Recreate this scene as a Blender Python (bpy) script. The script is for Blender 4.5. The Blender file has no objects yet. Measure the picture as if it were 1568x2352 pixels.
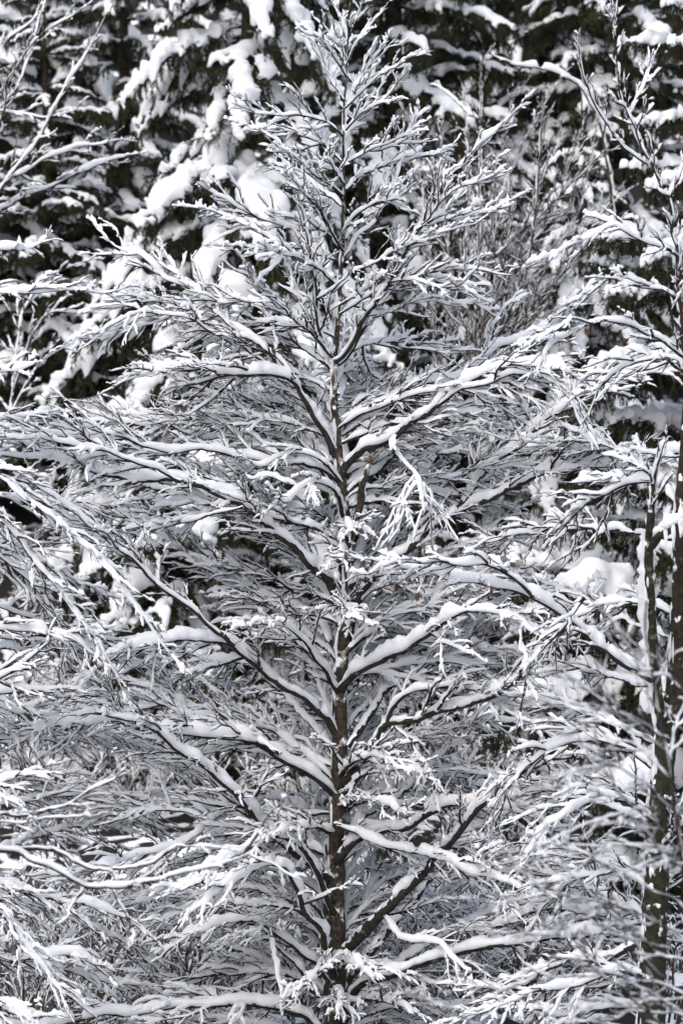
import bpy, bmesh, math, time
import numpy as np
from mathutils import Vector
T0 = time.time()
rng = np.random.default_rng(7)
sc = bpy.context.scene
COL = sc.collection
R = math.radians

# ------------------------------------------------------------------ camera, sky, sun, exposure
CAM = np.array([0.0, -40.0, 9.5]); AIM = np.array([0.0, 0.0, 5.9])
FRAME_H = 10.5                                   # metres of picture height at the beech tree
cam_d = bpy.data.cameras.new('camera'); cam = bpy.data.objects.new('camera', cam_d); COL.objects.link(cam)
cam.location = CAM
fwd = (AIM - CAM) / np.linalg.norm(AIM - CAM)
cam.rotation_euler = Vector(fwd).to_track_quat('-Z', 'Y').to_euler()
DIST = float(np.linalg.norm(AIM - CAM))
cam_d.sensor_fit = 'VERTICAL'; cam_d.sensor_height = 36.0
cam_d.lens = 36.0 * DIST / FRAME_H
cam_d.clip_start = 0.5; cam_d.clip_end = 600
cam_d.dof.use_dof = True; cam_d.dof.focus_distance = 39.6; cam_d.dof.aperture_fstop = 2.1
sc.camera = cam
right = np.cross(fwd, [0, 0, 1.0]); right /= np.linalg.norm(right); up = np.cross(right, fwd)

SUN_EL, SUN_AZ = 48.0, 208.0                     # high soft daylight through cloud, from the left of the viewer
world = bpy.data.worlds.new('World'); sc.world = world; world.use_nodes = True
wn = world.node_tree.nodes; wl = world.node_tree.links
bg = wn['Background']; bg.inputs['Strength'].default_value = 0.15
sky = wn.new('ShaderNodeTexSky'); sky.sky_type = 'NISHITA'; sky.sun_disc = False
sky.sun_elevation = R(SUN_EL); sky.sun_rotation = R(SUN_AZ); sky.dust_density = 3.0; sky.air_density = 1.0; sky.ozone_density = 1.0
hs = wn.new('ShaderNodeHueSaturation'); hs.inputs['Saturation'].default_value = 0.66
wl.new(sky.outputs['Color'], hs.inputs['Color']); wl.new(hs.outputs['Color'], bg.inputs['Color'])
sd = bpy.data.lights.new('sun', 'SUN'); sd.energy = 0.5; sd.angle = R(90); sd.color = (1.0, 0.98, 0.955)
sun = bpy.data.objects.new('sun', sd); COL.objects.link(sun)
sun.rotation_euler = (R(90 - SUN_EL), 0, R(180 - SUN_AZ))
sc.view_settings.view_transform = 'Standard'; sc.view_settings.look = 'None'
sc.view_settings.exposure = 1.06; sc.view_settings.gamma = 1.0; sc.view_settings.use_curve_mapping = False
sc.render.engine = 'CYCLES'
sc.cycles.use_denoising = True
sc.cycles.diffuse_bounces = 14; sc.cycles.transmission_bounces = 14; sc.cycles.max_bounces = 14
sc.cycles.use_adaptive_sampling = True; sc.cycles.adaptive_threshold = 0.02

# ------------------------------------------------------------------ materials
def new_mat(name):
    m = bpy.data.materials.new(name); m.use_nodes = True
    nt = m.node_tree; return m, nt, nt.nodes['Principled BSDF']
def noise(nt, scale, detail=4.0, vec=None):
    n = nt.nodes.new('ShaderNodeTexNoise'); n.inputs['Scale'].default_value = scale; n.inputs['Detail'].default_value = detail
    if vec is not None: nt.links.new(vec, n.inputs['Vector'])
    return n
def ramp(nt, src, stops):
    r = nt.nodes.new('ShaderNodeValToRGB'); e = r.color_ramp.elements
    e[0].position, e[0].color = stops[0][0], (*stops[0][1], 1); e[1].position, e[1].color = stops[1][0], (*stops[1][1], 1)
    for p, c in stops[2:]:
        k = e.new(p); k.color = (*c, 1)
    nt.links.new(src, r.inputs[0]); return r
def geo_pos(nt):
    g = nt.nodes.new('ShaderNodeNewGeometry'); return g

def mat_snow(name, col, bump=0.6, scale=55, thin=0):
    m, nt, b = new_mat(name); g = geo_pos(nt)
    n = noise(nt, 3.0, 3, g.outputs['Position'])
    r = ramp(nt, n.outputs['Fac'], [(0.3, tuple(c * 0.975 for c in col)), (0.7, col)])
    nt.links.new(r.outputs[0], b.inputs['Base Color'])
    b.inputs['Roughness'].default_value = 0.75; b.inputs['Specular IOR Level'].default_value = 0.25
    n2 = noise(nt, scale, 3, g.outputs['Position'])
    bp = nt.nodes.new('ShaderNodeBump'); bp.inputs['Strength'].default_value = bump; bp.inputs['Distance'].default_value = 0.012
    nt.links.new(n2.outputs['Fac'], bp.inputs['Height']); nt.links.new(bp.outputs['Normal'], b.inputs['Normal'])
    if thin:                                      # thin ridges of snow let light through
        tr = nt.nodes.new('ShaderNodeBsdfTranslucent'); nt.links.new(r.outputs[0], tr.inputs['Color']); nt.links.new(bp.outputs['Normal'], tr.inputs['Normal'])
        mx = nt.nodes.new('ShaderNodeMixShader'); mx.inputs[0].default_value = thin; out = nt.nodes['Material Output']
        nt.links.new(b.outputs[0], mx.inputs[1]); nt.links.new(tr.outputs[0], mx.inputs[2]); nt.links.new(mx.outputs[0], out.inputs['Surface'])
    return m
def mat_bark(name, dark, mid, lichen, dust=0.0, lich=(0.60, 0.66)):
    m, nt, b = new_mat(name); g = geo_pos(nt)
    n = noise(nt, 22, 5, g.outputs['Position'])
    r = ramp(nt, n.outputs['Fac'], [(0.35, dark), (0.68, mid)])
    n2 = noise(nt, 9, 6, g.outputs['Position'])
    r2 = ramp(nt, n2.outputs['Fac'], [(lich[0], (0, 0, 0)), (lich[1], (1, 1, 1))])
    mx = nt.nodes.new('ShaderNodeMix'); mx.data_type = 'RGBA'
    nt.links.new(r2.outputs[0], mx.inputs['Factor']); nt.links.new(r.outputs[0], mx.inputs['A'])
    mx.inputs['B'].default_value = (*lichen, 1)
    out = mx.outputs['Result']
    if dust > 0:                                  # snow blown on to the bark, thicker where the surface faces up
        sep = nt.nodes.new('ShaderNodeSeparateXYZ'); nt.links.new(g.outputs['Normal'], sep.inputs[0])
        n3 = noise(nt, 9, 7, g.outputs['Position'])
        a = nt.nodes.new('ShaderNodeMath'); a.operation = 'MULTIPLY_ADD'; a.inputs[1].default_value = 0.35
        nt.links.new(sep.outputs['Z'], a.inputs[0]); nt.links.new(n3.outputs['Fac'], a.inputs[2])
        r3 = ramp(nt, a.outputs[0], [(0.72 - dust, (0, 0, 0)), (0.77 - dust, (1, 1, 1))])
        m2 = nt.nodes.new('ShaderNodeMix'); m2.data_type = 'RGBA'
        nt.links.new(r3.outputs[0], m2.inputs['Factor']); nt.links.new(out, m2.inputs['A'])
        m2.inputs['B'].default_value = (0.8, 0.82, 0.85, 1); out = m2.outputs['Result']
    nt.links.new(out, b.inputs['Base Color'])
    b.inputs['Roughness'].default_value = 0.85; b.inputs['Specular IOR Level'].default_value = 0.2
    bp = nt.nodes.new('ShaderNodeBump'); bp.inputs['Strength'].default_value = 0.5; bp.inputs['Distance'].default_value = 0.01
    nt.links.new(n.outputs['Fac'], bp.inputs['Height']); nt.links.new(bp.outputs['Normal'], b.inputs['Normal'])
    return m
def mat_plain(name, a, b_, scale, rough=0.7, bump=0.0):
    m, nt, b = new_mat(name); g = geo_pos(nt)
    n = noise(nt, scale, 4, g.outputs['Position'])
    r = ramp(nt, n.outputs['Fac'], [(0.35, a), (0.65, b_)]); nt.links.new(r.outputs[0], b.inputs['Base Color'])
    b.inputs['Roughness'].default_value = rough; b.inputs['Specular IOR Level'].default_value = 0.2
    if bump:
        bp = nt.nodes.new('ShaderNodeBump'); bp.inputs['Strength'].default_value = bump; bp.inputs['Distance'].default_value = 0.03
        nt.links.new(n.outputs['Fac'], bp.inputs['Height']); nt.links.new(bp.outputs['Normal'], b.inputs['Normal'])
    return m
def mat_floor():
    m = mat_snow('ground_snow', (0.86, 0.87, 0.89), 0.6, 4); nt = m.node_tree; b = nt.nodes['Principled BSDF']; g = geo_pos(nt)
    src = b.inputs['Base Color'].links[0].from_socket
    n = noise(nt, 2.6, 8, g.outputs['Position']); r = ramp(nt, n.outputs['Fac'], [(0.50, (1, 1, 1)), (0.57, (0, 0, 0))])
    mx = nt.nodes.new('ShaderNodeMix'); mx.data_type = 'RGBA'; nt.links.new(r.outputs[0], mx.inputs['Factor'])
    mx.inputs['B'].default_value = (0.017, 0.014, 0.012, 1); nt.links.new(src, mx.inputs['A']); nt.links.new(mx.outputs['Result'], b.inputs['Base Color'])
    return m
M = dict(
    snow=mat_snow('fresh_snow', (0.96, 0.967, 0.978), thin=.4),
    ground_snow=mat_floor(),
    bark=mat_bark('beech_bark', (0.016, 0.013, 0.010), (0.075, 0.058, 0.043), (0.27, 0.25, 0.22), 0.09, (0.56, 0.62)),
    limb=mat_bark('beech_limb_bark', (0.014, 0.013, 0.011), (0.042, 0.038, 0.030), (0.16, 0.16, 0.13), 0.04, (0.66, 0.72)),
    moss=mat_bark('mossy_bark', (0.012, 0.011, 0.008), (0.035, 0.033, 0.018), (0.12, 0.12, 0.08), 0.10, (0.58, 0.66)),
    twig=mat_plain('twig_bark', (0.014, 0.012, 0.011), (0.040, 0.030, 0.025), 30),
    brush=mat_plain('brush_bark', (0.03, 0.022, 0.017), (0.085, 0.06, 0.045), 8),
    spruce_bark=mat_plain('spruce_bark', (0.018, 0.014, 0.011), (0.06, 0.045, 0.034), 14, 0.9, 0.6),
    needles=mat_plain('spruce_needles', (0.010, 0.013, 0.006), (0.042, 0.043, 0.018), 3.2, 0.6),
    leaf=mat_plain('dry_leaf', (0.05, 0.026, 0.017), (0.12, 0.065, 0.042), 40),
    wood=mat_plain('broken_wood', (0.05, 0.028, 0.017), (0.14, 0.085, 0.05), 30),
    water=mat_plain('stream_water', (0.010, 0.011, 0.012), (0.022, 0.023, 0.025), 0.8, 0.12, 0.15),
)

# ------------------------------------------------------------------ mesh helpers
Z = np.array([0, 0, 1.0])
def nrm(v): return v / np.maximum(np.linalg.norm(v, axis=-1, keepdims=True), 1e-9)
def pix(x, y, depth=0.0):
    """a point of the beech's surroundings: where the photo shows (x, y), depth metres behind the trunk"""
    x = np.asarray(x, float); y = np.asarray(y, float); depth = np.asarray(depth, float)
    k = FRAME_H / 2352.0 / DIST
    d = fwd + (x[..., None] - 784) * k * right + (1176 - y[..., None]) * k * up
    return CAM + d * ((depth - CAM[1]) / d[..., 1])[..., None]
PXM = FRAME_H / 2352.0
class Geo:
    def __init__(s): s.v, s.f, s.n = [], [], 0
    def add(s, v, f):
        v = np.asarray(v, np.float32).reshape(-1, 3)
        if len(v): s.v.append(v); s.f.append(np.asarray(f, np.int32) + s.n); s.n += len(v)
        return s
TRIS = [0]
def make_mesh(name, g, mat, smooth=True):
    me = bpy.data.meshes.new(name)
    if g.v:
        v = np.concatenate(g.v); quads = [f for f in g.f if f.shape[1] == 4]; tris = [f for f in g.f if f.shape[1] == 3]
        q = np.concatenate(quads) if quads else np.zeros((0, 4), np.int32)
        t = np.concatenate(tris) if tris else np.zeros((0, 3), np.int32)
        loops = np.concatenate([q.ravel(), t.ravel()])
        starts = np.concatenate([np.arange(len(q)) * 4, len(q) * 4 + np.arange(len(t)) * 3])
        me.vertices.add(len(v)); me.vertices.foreach_set('co', v.ravel())
        me.loops.add(len(loops)); me.loops.foreach_set('vertex_index', loops)
        me.polygons.add(len(starts)); me.polygons.foreach_set('loop_start', starts.astype(np.int32))
        me.polygons.foreach_set('use_smooth', np.full(len(starts), smooth))
        me.update(calc_edges=True)
        TRIS[0] += 2 * len(q) + len(t)
    me.materials.append(mat); return me
def link(name, data, parent=None):
    o = bpy.data.objects.new(name, data); COL.objects.link(o)
    if parent is not None: o.parent = parent
    return o
def part(name, g, mat, parent, stuff=False, smooth=True):
    if not g.v: return None
    o = link(name, make_mesh(name, g, mat, smooth), parent)
    if stuff: o['kind'] = 'stuff'
    return o
def thing(name, label, cat, loc=(0, 0, 0), group=None):
    o = link(name, None); o.location = loc; o['label'] = label; o['category'] = cat; o.empty_display_size = 0.2
    if group: o['group'] = group
    return o
def structure(o): o['kind'] = 'structure'; return o

def ring_faces(N, K, m):
    n = np.arange(N)[:, None, None] * K * m; k = np.arange(K - 1)[None, :, None] * m; j = np.arange(m)[None, None, :]
    j2 = (j + 1) % m; a = n + k
    return np.stack([a + j, a + j2, a + m + j2, a + m + j], -1).reshape(-1, 4)
def tangents(P):
    T = np.empty_like(P); T[:, 1:-1] = P[:, 2:] - P[:, :-2]; T[:, 0] = P[:, 1] - P[:, 0]; T[:, -1] = P[:, -1] - P[:, -2]
    return nrm(T)
def tubes(geo, P, Rd, m, rough=0.0, cap=False):
    if len(P) == 0: return
    N, K = P.shape[:2]; T = tangents(P)
    mt = nrm(T.mean(1)); ref = np.where((np.abs(mt[:, 2]) > 0.85)[:, None], np.array([0.3, 1.0, 0]), Z)
    S = nrm(np.cross(T, ref[:, None, :])); U = np.cross(S, T)
    a = np.arange(m) / m * 2 * math.pi
    rr = Rd[:, :, None] * (1 + rough * rng.normal(size=(N, K, m)) if rough else np.ones((1, 1, m)))
    V = P[:, :, None, :] + rr[..., None] * (np.cos(a)[None, None, :, None] * S[:, :, None, :] + np.sin(a)[None, None, :, None] * U[:, :, None, :])
    geo.add(V, ring_faces(N, K, m))
    if cap:
        c0 = geo.n
        geo.add(np.concatenate([V[:, -1].reshape(-1, 3), P[:, -1]]), np.stack([np.arange(N * m), (np.arange(N * m) // m) * m + (np.arange(N * m) + 1) % m, N * m + np.arange(N * m) // m], -1))
def resample(P, Rd, K2):
    N, K = P.shape[:2]; t = np.linspace(0, K - 1, K2); i = np.minimum(t.astype(int), K - 2); f = (t - i)
    return P[:, i] * (1 - f)[None, :, None] + P[:, i + 1] * f[None, :, None], Rd[:, i] * (1 - f)[None] + Rd[:, i + 1] * f[None]
PROF = {5: np.array([[-.80, .0], [-.92, .52], [0, 1.0], [.92, .52], [.80, .0]]),
        6: np.array([[-.75, -.02], [-1.0, .42], [-.55, .90], [.55, .90], [1.0, .42], [.75, -.02]]),
        4: np.array([[-.9, .0], [-.62, .86], [.62, .86], [.9, .0]]),
        8: np.array([[-.70, -.06], [-.98, .22], [-.92, .62], [-.42, .97], [.42, .97], [.92, .62], [.98, .22], [.70, -.06]])}
def snow_on(geo, P, Rd, h, w, K2, m, lump=0.35, gap=0.12, t0=0.03, t1=1.0, seat=0.45, jag=0.16):
    """snow lying along branches: h, w are (N,) height and half width, sitting on the upper side of each"""
    if len(P) == 0: return
    Q, r = resample(P, Rd, K2); N = len(Q); T = tangents(Q)
    horiz = np.sqrt(np.clip(1 - T[..., 2] ** 2, 0, 1))
    S = np.cross(T, Z); S = nrm(S + 1e-3 * np.array([1.0, 0.2, 0]))
    nz = rng.normal(size=(N, K2)); nz = 0.6 * nz + 0.4 * np.roll(nz, 1, 1)
    for _ in range(3 if K2 > 20 and m == 8 else 0): nz = (nz + 1.0 * np.roll(nz, 1, 1) + np.roll(nz, -1, 1)) / 2.1
    f = np.clip(1 + lump * nz, 0.25, 1.9) * np.clip(0.30 + 0.75 * horiz, 0.3, 1)
    gaps = rng.random((N, K2)) < gap; gaps = gaps | (np.roll(gaps, 1, 1) & (rng.random((N, K2)) < .5)); f = np.where(gaps, f * 0.12, f)
    t = np.linspace(0, 1, K2)[None]
    f = f * np.clip((t - t0) * 9 + 0.25, 0.15, 1) * np.clip((t1 - t) * 5 + 0.12, 0.05, 1)
    hh = h[:, None] * f; ww = (w[:, None] * np.sqrt(f) + r * 0.6)
    hh = np.where(f < 0.1, -r * 0.3, hh); ww = np.where(f < 0.1, r * .5, ww)
    prof = PROF[m]; jit = 1 + jag * rng.normal(size=(N, K2, m, 1))
    side = (rng.normal(size=(N, 1)) * 0.25 + rng.normal(size=(N, K2)) * 0.18) * ww
    base = Q + Z * (r * seat)[..., None] + S * side[..., None]
    U = nrm(Z[None, None] * 0.75 + 0.45 * np.cross(S, T))
    V = base[:, :, None] + jit * (prof[None, None, :, 0, None] * ww[:, :, None, None] * S[:, :, None] + prof[None, None, :, 1, None] * hh[:, :, None, None] * U[:, :, None])
    geo.add(V, ring_faces(N, K2, m))

def smooth_path(pts, spacing=0.07, wig=0.006):
    p = np.asarray(pts, float); p = np.concatenate([[2 * p[0] - p[1]], p, [2 * p[-1] - p[-2]]]); out = []
    for i in range(1, len(p) - 2):
        n = max(2, int(np.linalg.norm(p[i + 1] - p[i]) / spacing)); t = np.arange(n)[:, None] / n
        a, b, c, d = p[i - 1], p[i], p[i + 1], p[i + 2]
        out.append(0.5 * (2 * b + (c - a) * t + (2 * a - 5 * b + 4 * c - d) * t ** 2 + (3 * b - a - 3 * c + d) * t ** 3))
    out.append(p[-2][None]); q = np.concatenate(out)
    w = rng.normal(size=q.shape) * wig; w[0] = 0
    w = (w + np.roll(w, 1, 0) + np.roll(w, -1, 0)); return q + w
def at_frac(P, t, idx):
    K = P.shape[1]; x = np.clip(t, 0, 0.999) * (K - 1); i = x.astype(int); f = (x - i)[:, None]
    a, b = P[idx, i], P[idx, i + 1]; return a * (1 - f) + b * f, nrm(b - a)

def children(P, L, Rd, spacing, t0, t1, length, angle, roll, lift, droop, K, r0, r1, lenfn=None, turn=0.5, wob=0.03, jitroll=0.25, jitang=.17):
    """side shoots, left and right in turn, in the flat fan of a beech spray"""
    n = np.maximum(1, np.round(L * (t1 - t0) / spacing)).astype(int); idx = np.repeat(np.arange(len(P)), n); C = len(idx)
    if C == 0: return np.zeros((0, K, 3)), np.zeros((0, K)), np.zeros(0), idx
    j = np.arange(C) - np.repeat(np.cumsum(n) - n, n)
    t = t0 + (j + rng.random(C) * 0.9) / n[idx] * (t1 - t0)
    pos, T = at_frac(P, t, idx)
    S = nrm(np.cross(T, Z) + 1e-3); U = np.cross(S, T)
    rho = (rng.normal(size=len(P)) * roll)[idx] + rng.normal(size=C) * jitroll
    sgn = np.where((j + rng.integers(0, 2, len(P))[idx]) % 2 == 0, 1.0, -1.0)
    D = sgn[:, None] * (S * np.cos(rho)[:, None] + U * np.sin(rho)[:, None])
    al = np.clip(angle + rng.normal(size=C) * jitang, 0.15, 1.45) * (1 - 0.3 * t)
    d = nrm(np.cos(al)[:, None] * T + np.sin(al)[:, None] * D + (lift + 0.10 * rng.normal(size=C))[:, None] * Z)
    ln = length[idx] if np.ndim(length) else np.full(C, length)
    ln = ln * (0.45 + 0.85 * rng.random(C)) * (lenfn(t) if lenfn else (1 - 0.62 * t))
    s = np.linspace(0, 1, K)[None, :, None]
    dr = (droop * (0.4 + 1.2 * rng.random(C)))[:, None, None]
    jw = np.cumsum(rng.normal(size=(C, K, 3)), 1) * wob; jw[:, 0] = 0
    Q = pos[:, None] + ln[:, None, None] * (s * d[:, None] + 0.5 * s ** 2 * turn * (T - d)[:, None] - s ** 2 * dr * Z + jw)
    rp = np.take_along_axis(Rd[idx], np.clip((t * (Rd.shape[1] - 1)).astype(int), 0, Rd.shape[1] - 1)[:, None], 1)
    ra = np.minimum(r0 * (0.5 + 0.8 * ln / max(1e-6, float(np.mean(ln)))), rp[:, 0] * 0.8)
    rr = ra[:, None] * np.linspace(1, 0, K)[None] + r1 * np.linspace(0, 1, K)[None]
    return Q, rr, ln, idx

BR_LEFT = {}; SHOOTS = {}
def build_limb(tree, path, ra, rb, o):
    """one limb: its wood, the snow along it, and the sprays of branches and twigs it carries"""
    ra *= o.get('rk', 0.95); rb *= 0.8
    K = len(path); tt = np.linspace(0, 1, K)
    rad = (ra + (rb - ra) * tt ** 0.85)[None]; P = path[None]
    L = np.array([np.linalg.norm(np.diff(path, axis=0), axis=1).sum()])
    g = Geo(); tubes(g, P, rad, 8 if ra > .02 else 6, 0.05); limb = part(o.get('name', 'limb'), g, M[o.get('mat', 'limb')], tree)
    limb_snow, wood, tsnow = Geo(), Geo(), Geo()
    sn = o.get('snow', 1.0); ha = np.clip(ra * 2.3, 0.032, 0.095)
    K2 = max(8, int(L[0] / 0.045))
    snow_on(limb_snow, P, rad, np.array([ha * sn]), np.array([(ra * 0.55 + 0.012) * o.get('sw', 1)]), K2, 8, 0.20, 0.015 + o.get('bald', 0.0), 0.02, seat=0.08, jag=.07)
    dens = o.get('dens', 1.0)
    B, BR, BL, _ = children(P, L, rad, 0.080 / dens, o.get('t0', 0.12), 1.0, o.get('l1', 0.95), 0.78, o.get('roll', 0.45), o.get('lift', 0.08), o.get('droop', 0.18), 7,
                            0.0105 * o.get('thick', 1), 0.0038, lenfn=lambda t: (1 - 0.60 * t) * np.clip(0.35 + t * 2.2, 0, 1), turn=0.5, wob=0.026, jitang=.30, jitroll=.55)
    if o.get('clear', 0) and len(BL):
        dv = nrm(B[:, 3] - B[:, 0]); tb = np.linspace(0, 1, len(BL))
        keep = ~((dv[:, 1] < -0.15) & (rng.random(len(BL)) < o['clear'] * np.clip(1.15 - tb, 0, 1))); B, BR, BL = B[keep], BR[keep], BL[keep]
    thk = o.get('thick', 1); dr = o.get('droop', 0.18)
    # long side shoots, then the short twigs that stand off every shoot
    D, DR, DL, di = children(B, BL, BR, 0.24 / dens, 0.15, 0.85, np.clip(BL * 0.60, 0.15, 0.60), 0.60, 0.35, o.get('lift2', 0.05), dr * .8, 5, 0.0062 * thk, 0.0030, turn=0.45, wob=0.028, lenfn=lambda t: 1 - 0.45 * t, jitang=.25, jitroll=.55)
    Tw, TR, TL, ti = children(B, BL, BR, 0.070 / dens ** .5, 0.05, 1.0, np.clip(BL * 0.26, 0.09, 0.22), 0.80, 0.35, o.get('lift2', 0.05), dr * .5, 3, 0.0046 * thk, 0.0026, turn=0.5, wob=0.05, lenfn=lambda t: 1 - 0.4 * t, jitang=.30, jitroll=.6)
    Tl, LR, LL, li = children(D, DL, DR, 0.072 / dens ** .5, 0.06, 1.0, np.clip(DL * 0.34, 0.07, 0.17), 0.80, 0.35, o.get('lift2', 0.05), dr * .4, 2, 0.0042 * thk, 0.0024, turn=0.4, lenfn=lambda t: 1 - 0.4 * t, jitang=.32, jitroll=.6)
    SHOOTS.setdefault(tree.name, []).append(np.concatenate([B[:, 3:].reshape(-1, 3), D[:, 2:].reshape(-1, 3), Tw[:, 1:].reshape(-1, 3)]))
    tubes(wood, D, DR, 3); tubes(wood, Tw, TR, 3); tubes(wood, Tl, LR, 3)
    q = BR_LEFT.get(tree.name, 0)
    order = np.argsort(-BL); nb = min(o.get('nbr', 4), q, len(BL)); big = order[:nb]; BR_LEFT[tree.name] = q - nb
    for i in big:
        gb = Geo(); tubes(gb, B[i:i + 1], BR[i:i + 1], 5); part('branch', gb, M['twig'], limb)
    rest = order[nb:]; tubes(wood, B[rest], BR[rest], 4)
    tw = o.get('tsnow', 1.0); gp = o.get('gap', .12)
    load = np.clip(1 + .35 * rng.normal(size=len(BL)), .2, 1.7)           # how much a whole spray has kept
    th = tw * load
    snow_on(tsnow, B, BR, 0.031 * th, 0.0120 * np.clip(th, .5, 1.3), 11, 5, 0.34, gp, -.1, .97, seat=.55)
    th = tw * load[di] * np.clip(1 + .25 * rng.normal(size=len(DL)), .3, 1.6)
    snow_on(tsnow, D, DR, 0.027 * th, 0.0102 * np.clip(th, .5, 1.3), 7, 5, 0.34, gp, -.1, .95, seat=.55)
    k = rng.random(len(TL)) < o.get('carry', .88); th = (tw * load[ti] * np.clip(.95 + .3 * rng.normal(size=len(TL)), .2, 1.7))[k]
    snow_on(tsnow, Tw[k], TR[k], 0.0225 * th, 0.0090 * th ** .7, 4, 4, 0.32, gp * .8, -.1, .86, seat=.6)
    k = rng.random(len(LL)) < o.get('carry', .88) * .9; th = (tw * load[di][li] * np.clip(.95 + .3 * rng.normal(size=len(LL)), .2, 1.7))[k]
    snow_on(tsnow, Tl[k], LR[k], 0.020 * th, 0.0082 * th ** .7, 3, 4, 0.3, 0.0, -.1, .84, seat=.6)
    part('snow', limb_snow, M['snow'], limb); part('twigs', wood, M['twig'], limb, True); part('twig_snow', tsnow, M['snow'], limb, True)
    return limb, B, BL
def trace(pts, d0, d1, bow=0.0):
    p = np.asarray(pts, float); seg = np.r_[0, np.cumsum(np.linalg.norm(np.diff(p, axis=0), axis=1))]; f = seg / seg[-1]
    return pix(p[:, 0], p[:, 1], d0 + (d1 - d0) * f + bow * np.sin(f * math.pi))

# ------------------------------------------------------------------ terrain, stream
def ground_z(x, y):
    x = np.asarray(x, float); y = np.asarray(y, float)
    z = np.where(y < -14, (-14 - y) * 0.30, 0.0) + np.where(y < -43, (-43 - y) * 0.15, 0.0)
    z = z + np.where(y > 17, (y - 17) * 0.62, 0)
    z = z - 0.9 * np.exp(-((y - 9.6 - 0.9 * np.sin(x * 0.45) - .5 * np.sin(x * 1.3 + y)) / 5.4) ** 6)
    return z + 0.16 * np.sin(x * 0.9 + y * 0.5) * np.cos(y * 0.7 - x * 0.3) + 0.35 * np.sin(x * 0.21 + 1) * np.sin(y * 0.17)
def build_ground():
    xs = np.concatenate([np.linspace(-260, -24, 24), np.linspace(-22, 22, 110), np.linspace(24, 260, 24)])
    ys = np.concatenate([np.linspace(-120, -16, 24), np.linspace(-15, 45, 150), np.linspace(47, 330, 26)])
    X, Y = np.meshgrid(xs, ys); V = np.stack([X, Y, ground_z(X, Y)], -1)
    V[..., 2] += rng.normal(size=X.shape) * 0.03
    n = len(xs); i = np.arange(len(ys) - 1)[:, None] * n + np.arange(n - 1)[None]
    g = Geo().add(V, np.stack([i, i + 1, i + n + 1, i + n], -1).reshape(-1, 4))
    structure(link('ground', make_mesh('ground', g, M['ground_snow'])))
    xs = np.linspace(-60, 60, 60); ys = np.linspace(2.5, 16.5, 16); X, Y = np.meshgrid(xs, ys)
    V = np.stack([X, Y + 0.8 * np.sin(X * 0.35), np.full_like(X, -0.42)], -1); n = len(xs)
    i = np.arange(len(ys) - 1)[:, None] * n + np.arange(n - 1)[None]
    structure(link('stream_water', make_mesh('stream_water', Geo().add(V, np.stack([i, i + 1, i + n + 1, i + n], -1).reshape(-1, 4)), M['water'])))
build_ground()

# ------------------------------------------------------------------ the beech in focus
LEFT_REACH = dict(roll=0.5)
beech = thing('beech_tree', 'tall sharp snow-covered beech standing in the middle of the picture', 'tree', (0, 0, 0))
BR_LEFT[beech.name] = 110
trunk_px = [(772, 2440), (770, 2352), (768, 2200), (768, 2050), (770, 1950), (775, 1850), (780, 1720), (781, 1600), (785, 1500), (796, 1390), (801, 1290), (794, 1190), (783, 1090),
            (772, 980), (769, 880), (769, 800), (775, 700), (784, 600), (786, 500), (788, 400), (790, 300), (793, 200), (799, 110), (803, 30), (806, -30)]
trunk_w = [66, 60, 58, 54, 52, 48, 44, 42, 38, 36, 34, 30, 28, 26, 24, 21, 15, 13, 11, 9, 7.5, 6, 4.5, 3, 1.5]
tp = trace(trunk_px, 0, 0); tp = np.vstack([[tp[0][0], 0, -0.1], tp[1:]])
tpath = smooth_path(tp, 0.09, 0.004); TRUNK = tpath
tw_ = np.interp(np.linspace(0, 1, len(tpath)), np.linspace(0, 1, len(trunk_w)), np.array(trunk_w) * PXM / 2 * .95)
g = Geo(); tubes(g, tpath[None], tw_[None], 14, 0.035); trunk = part('trunk', g, M['bark'], beech)
gs = Geo(); sel = slice(int(len(tpath) * .62), len(tpath)); snow_on(gs, tpath[None, sel], tw_[None, sel], np.array([0.03]), np.array([0.014]), 70, 8, .5, .25); part('snow', gs, M['snow'], trunk)
def clumps_on_trunk(trunk, tpath, tw_, n):        # snow stuck in patches to the trunk's weather side
    g = Geo()
    for _ in range(n):
        k = rng.integers(4, int(len(tpath) * .8)); a = rng.normal() * 0.55 + math.pi; L_ = rng.uniform(0.06, 0.34)
        c = tpath[k] + tw_[k] * 0.92 * np.array([math.cos(a), -abs(math.sin(a)) * (1 if rng.random() < .6 else -1), 0])
        P = (c + np.linspace(-.5, .5, 6)[:, None] * np.array([0, 0, L_]))[None]; r = (np.sin(np.linspace(0.15, 2.99, 6)) * rng.uniform(0.010, 0.026))[None]
        tubes(g, P, r, 6, 0.2)
    o = part('snow', g, M['snow'], trunk, True)
clumps_on_trunk(trunk, tpath, tw_, 110)

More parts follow.
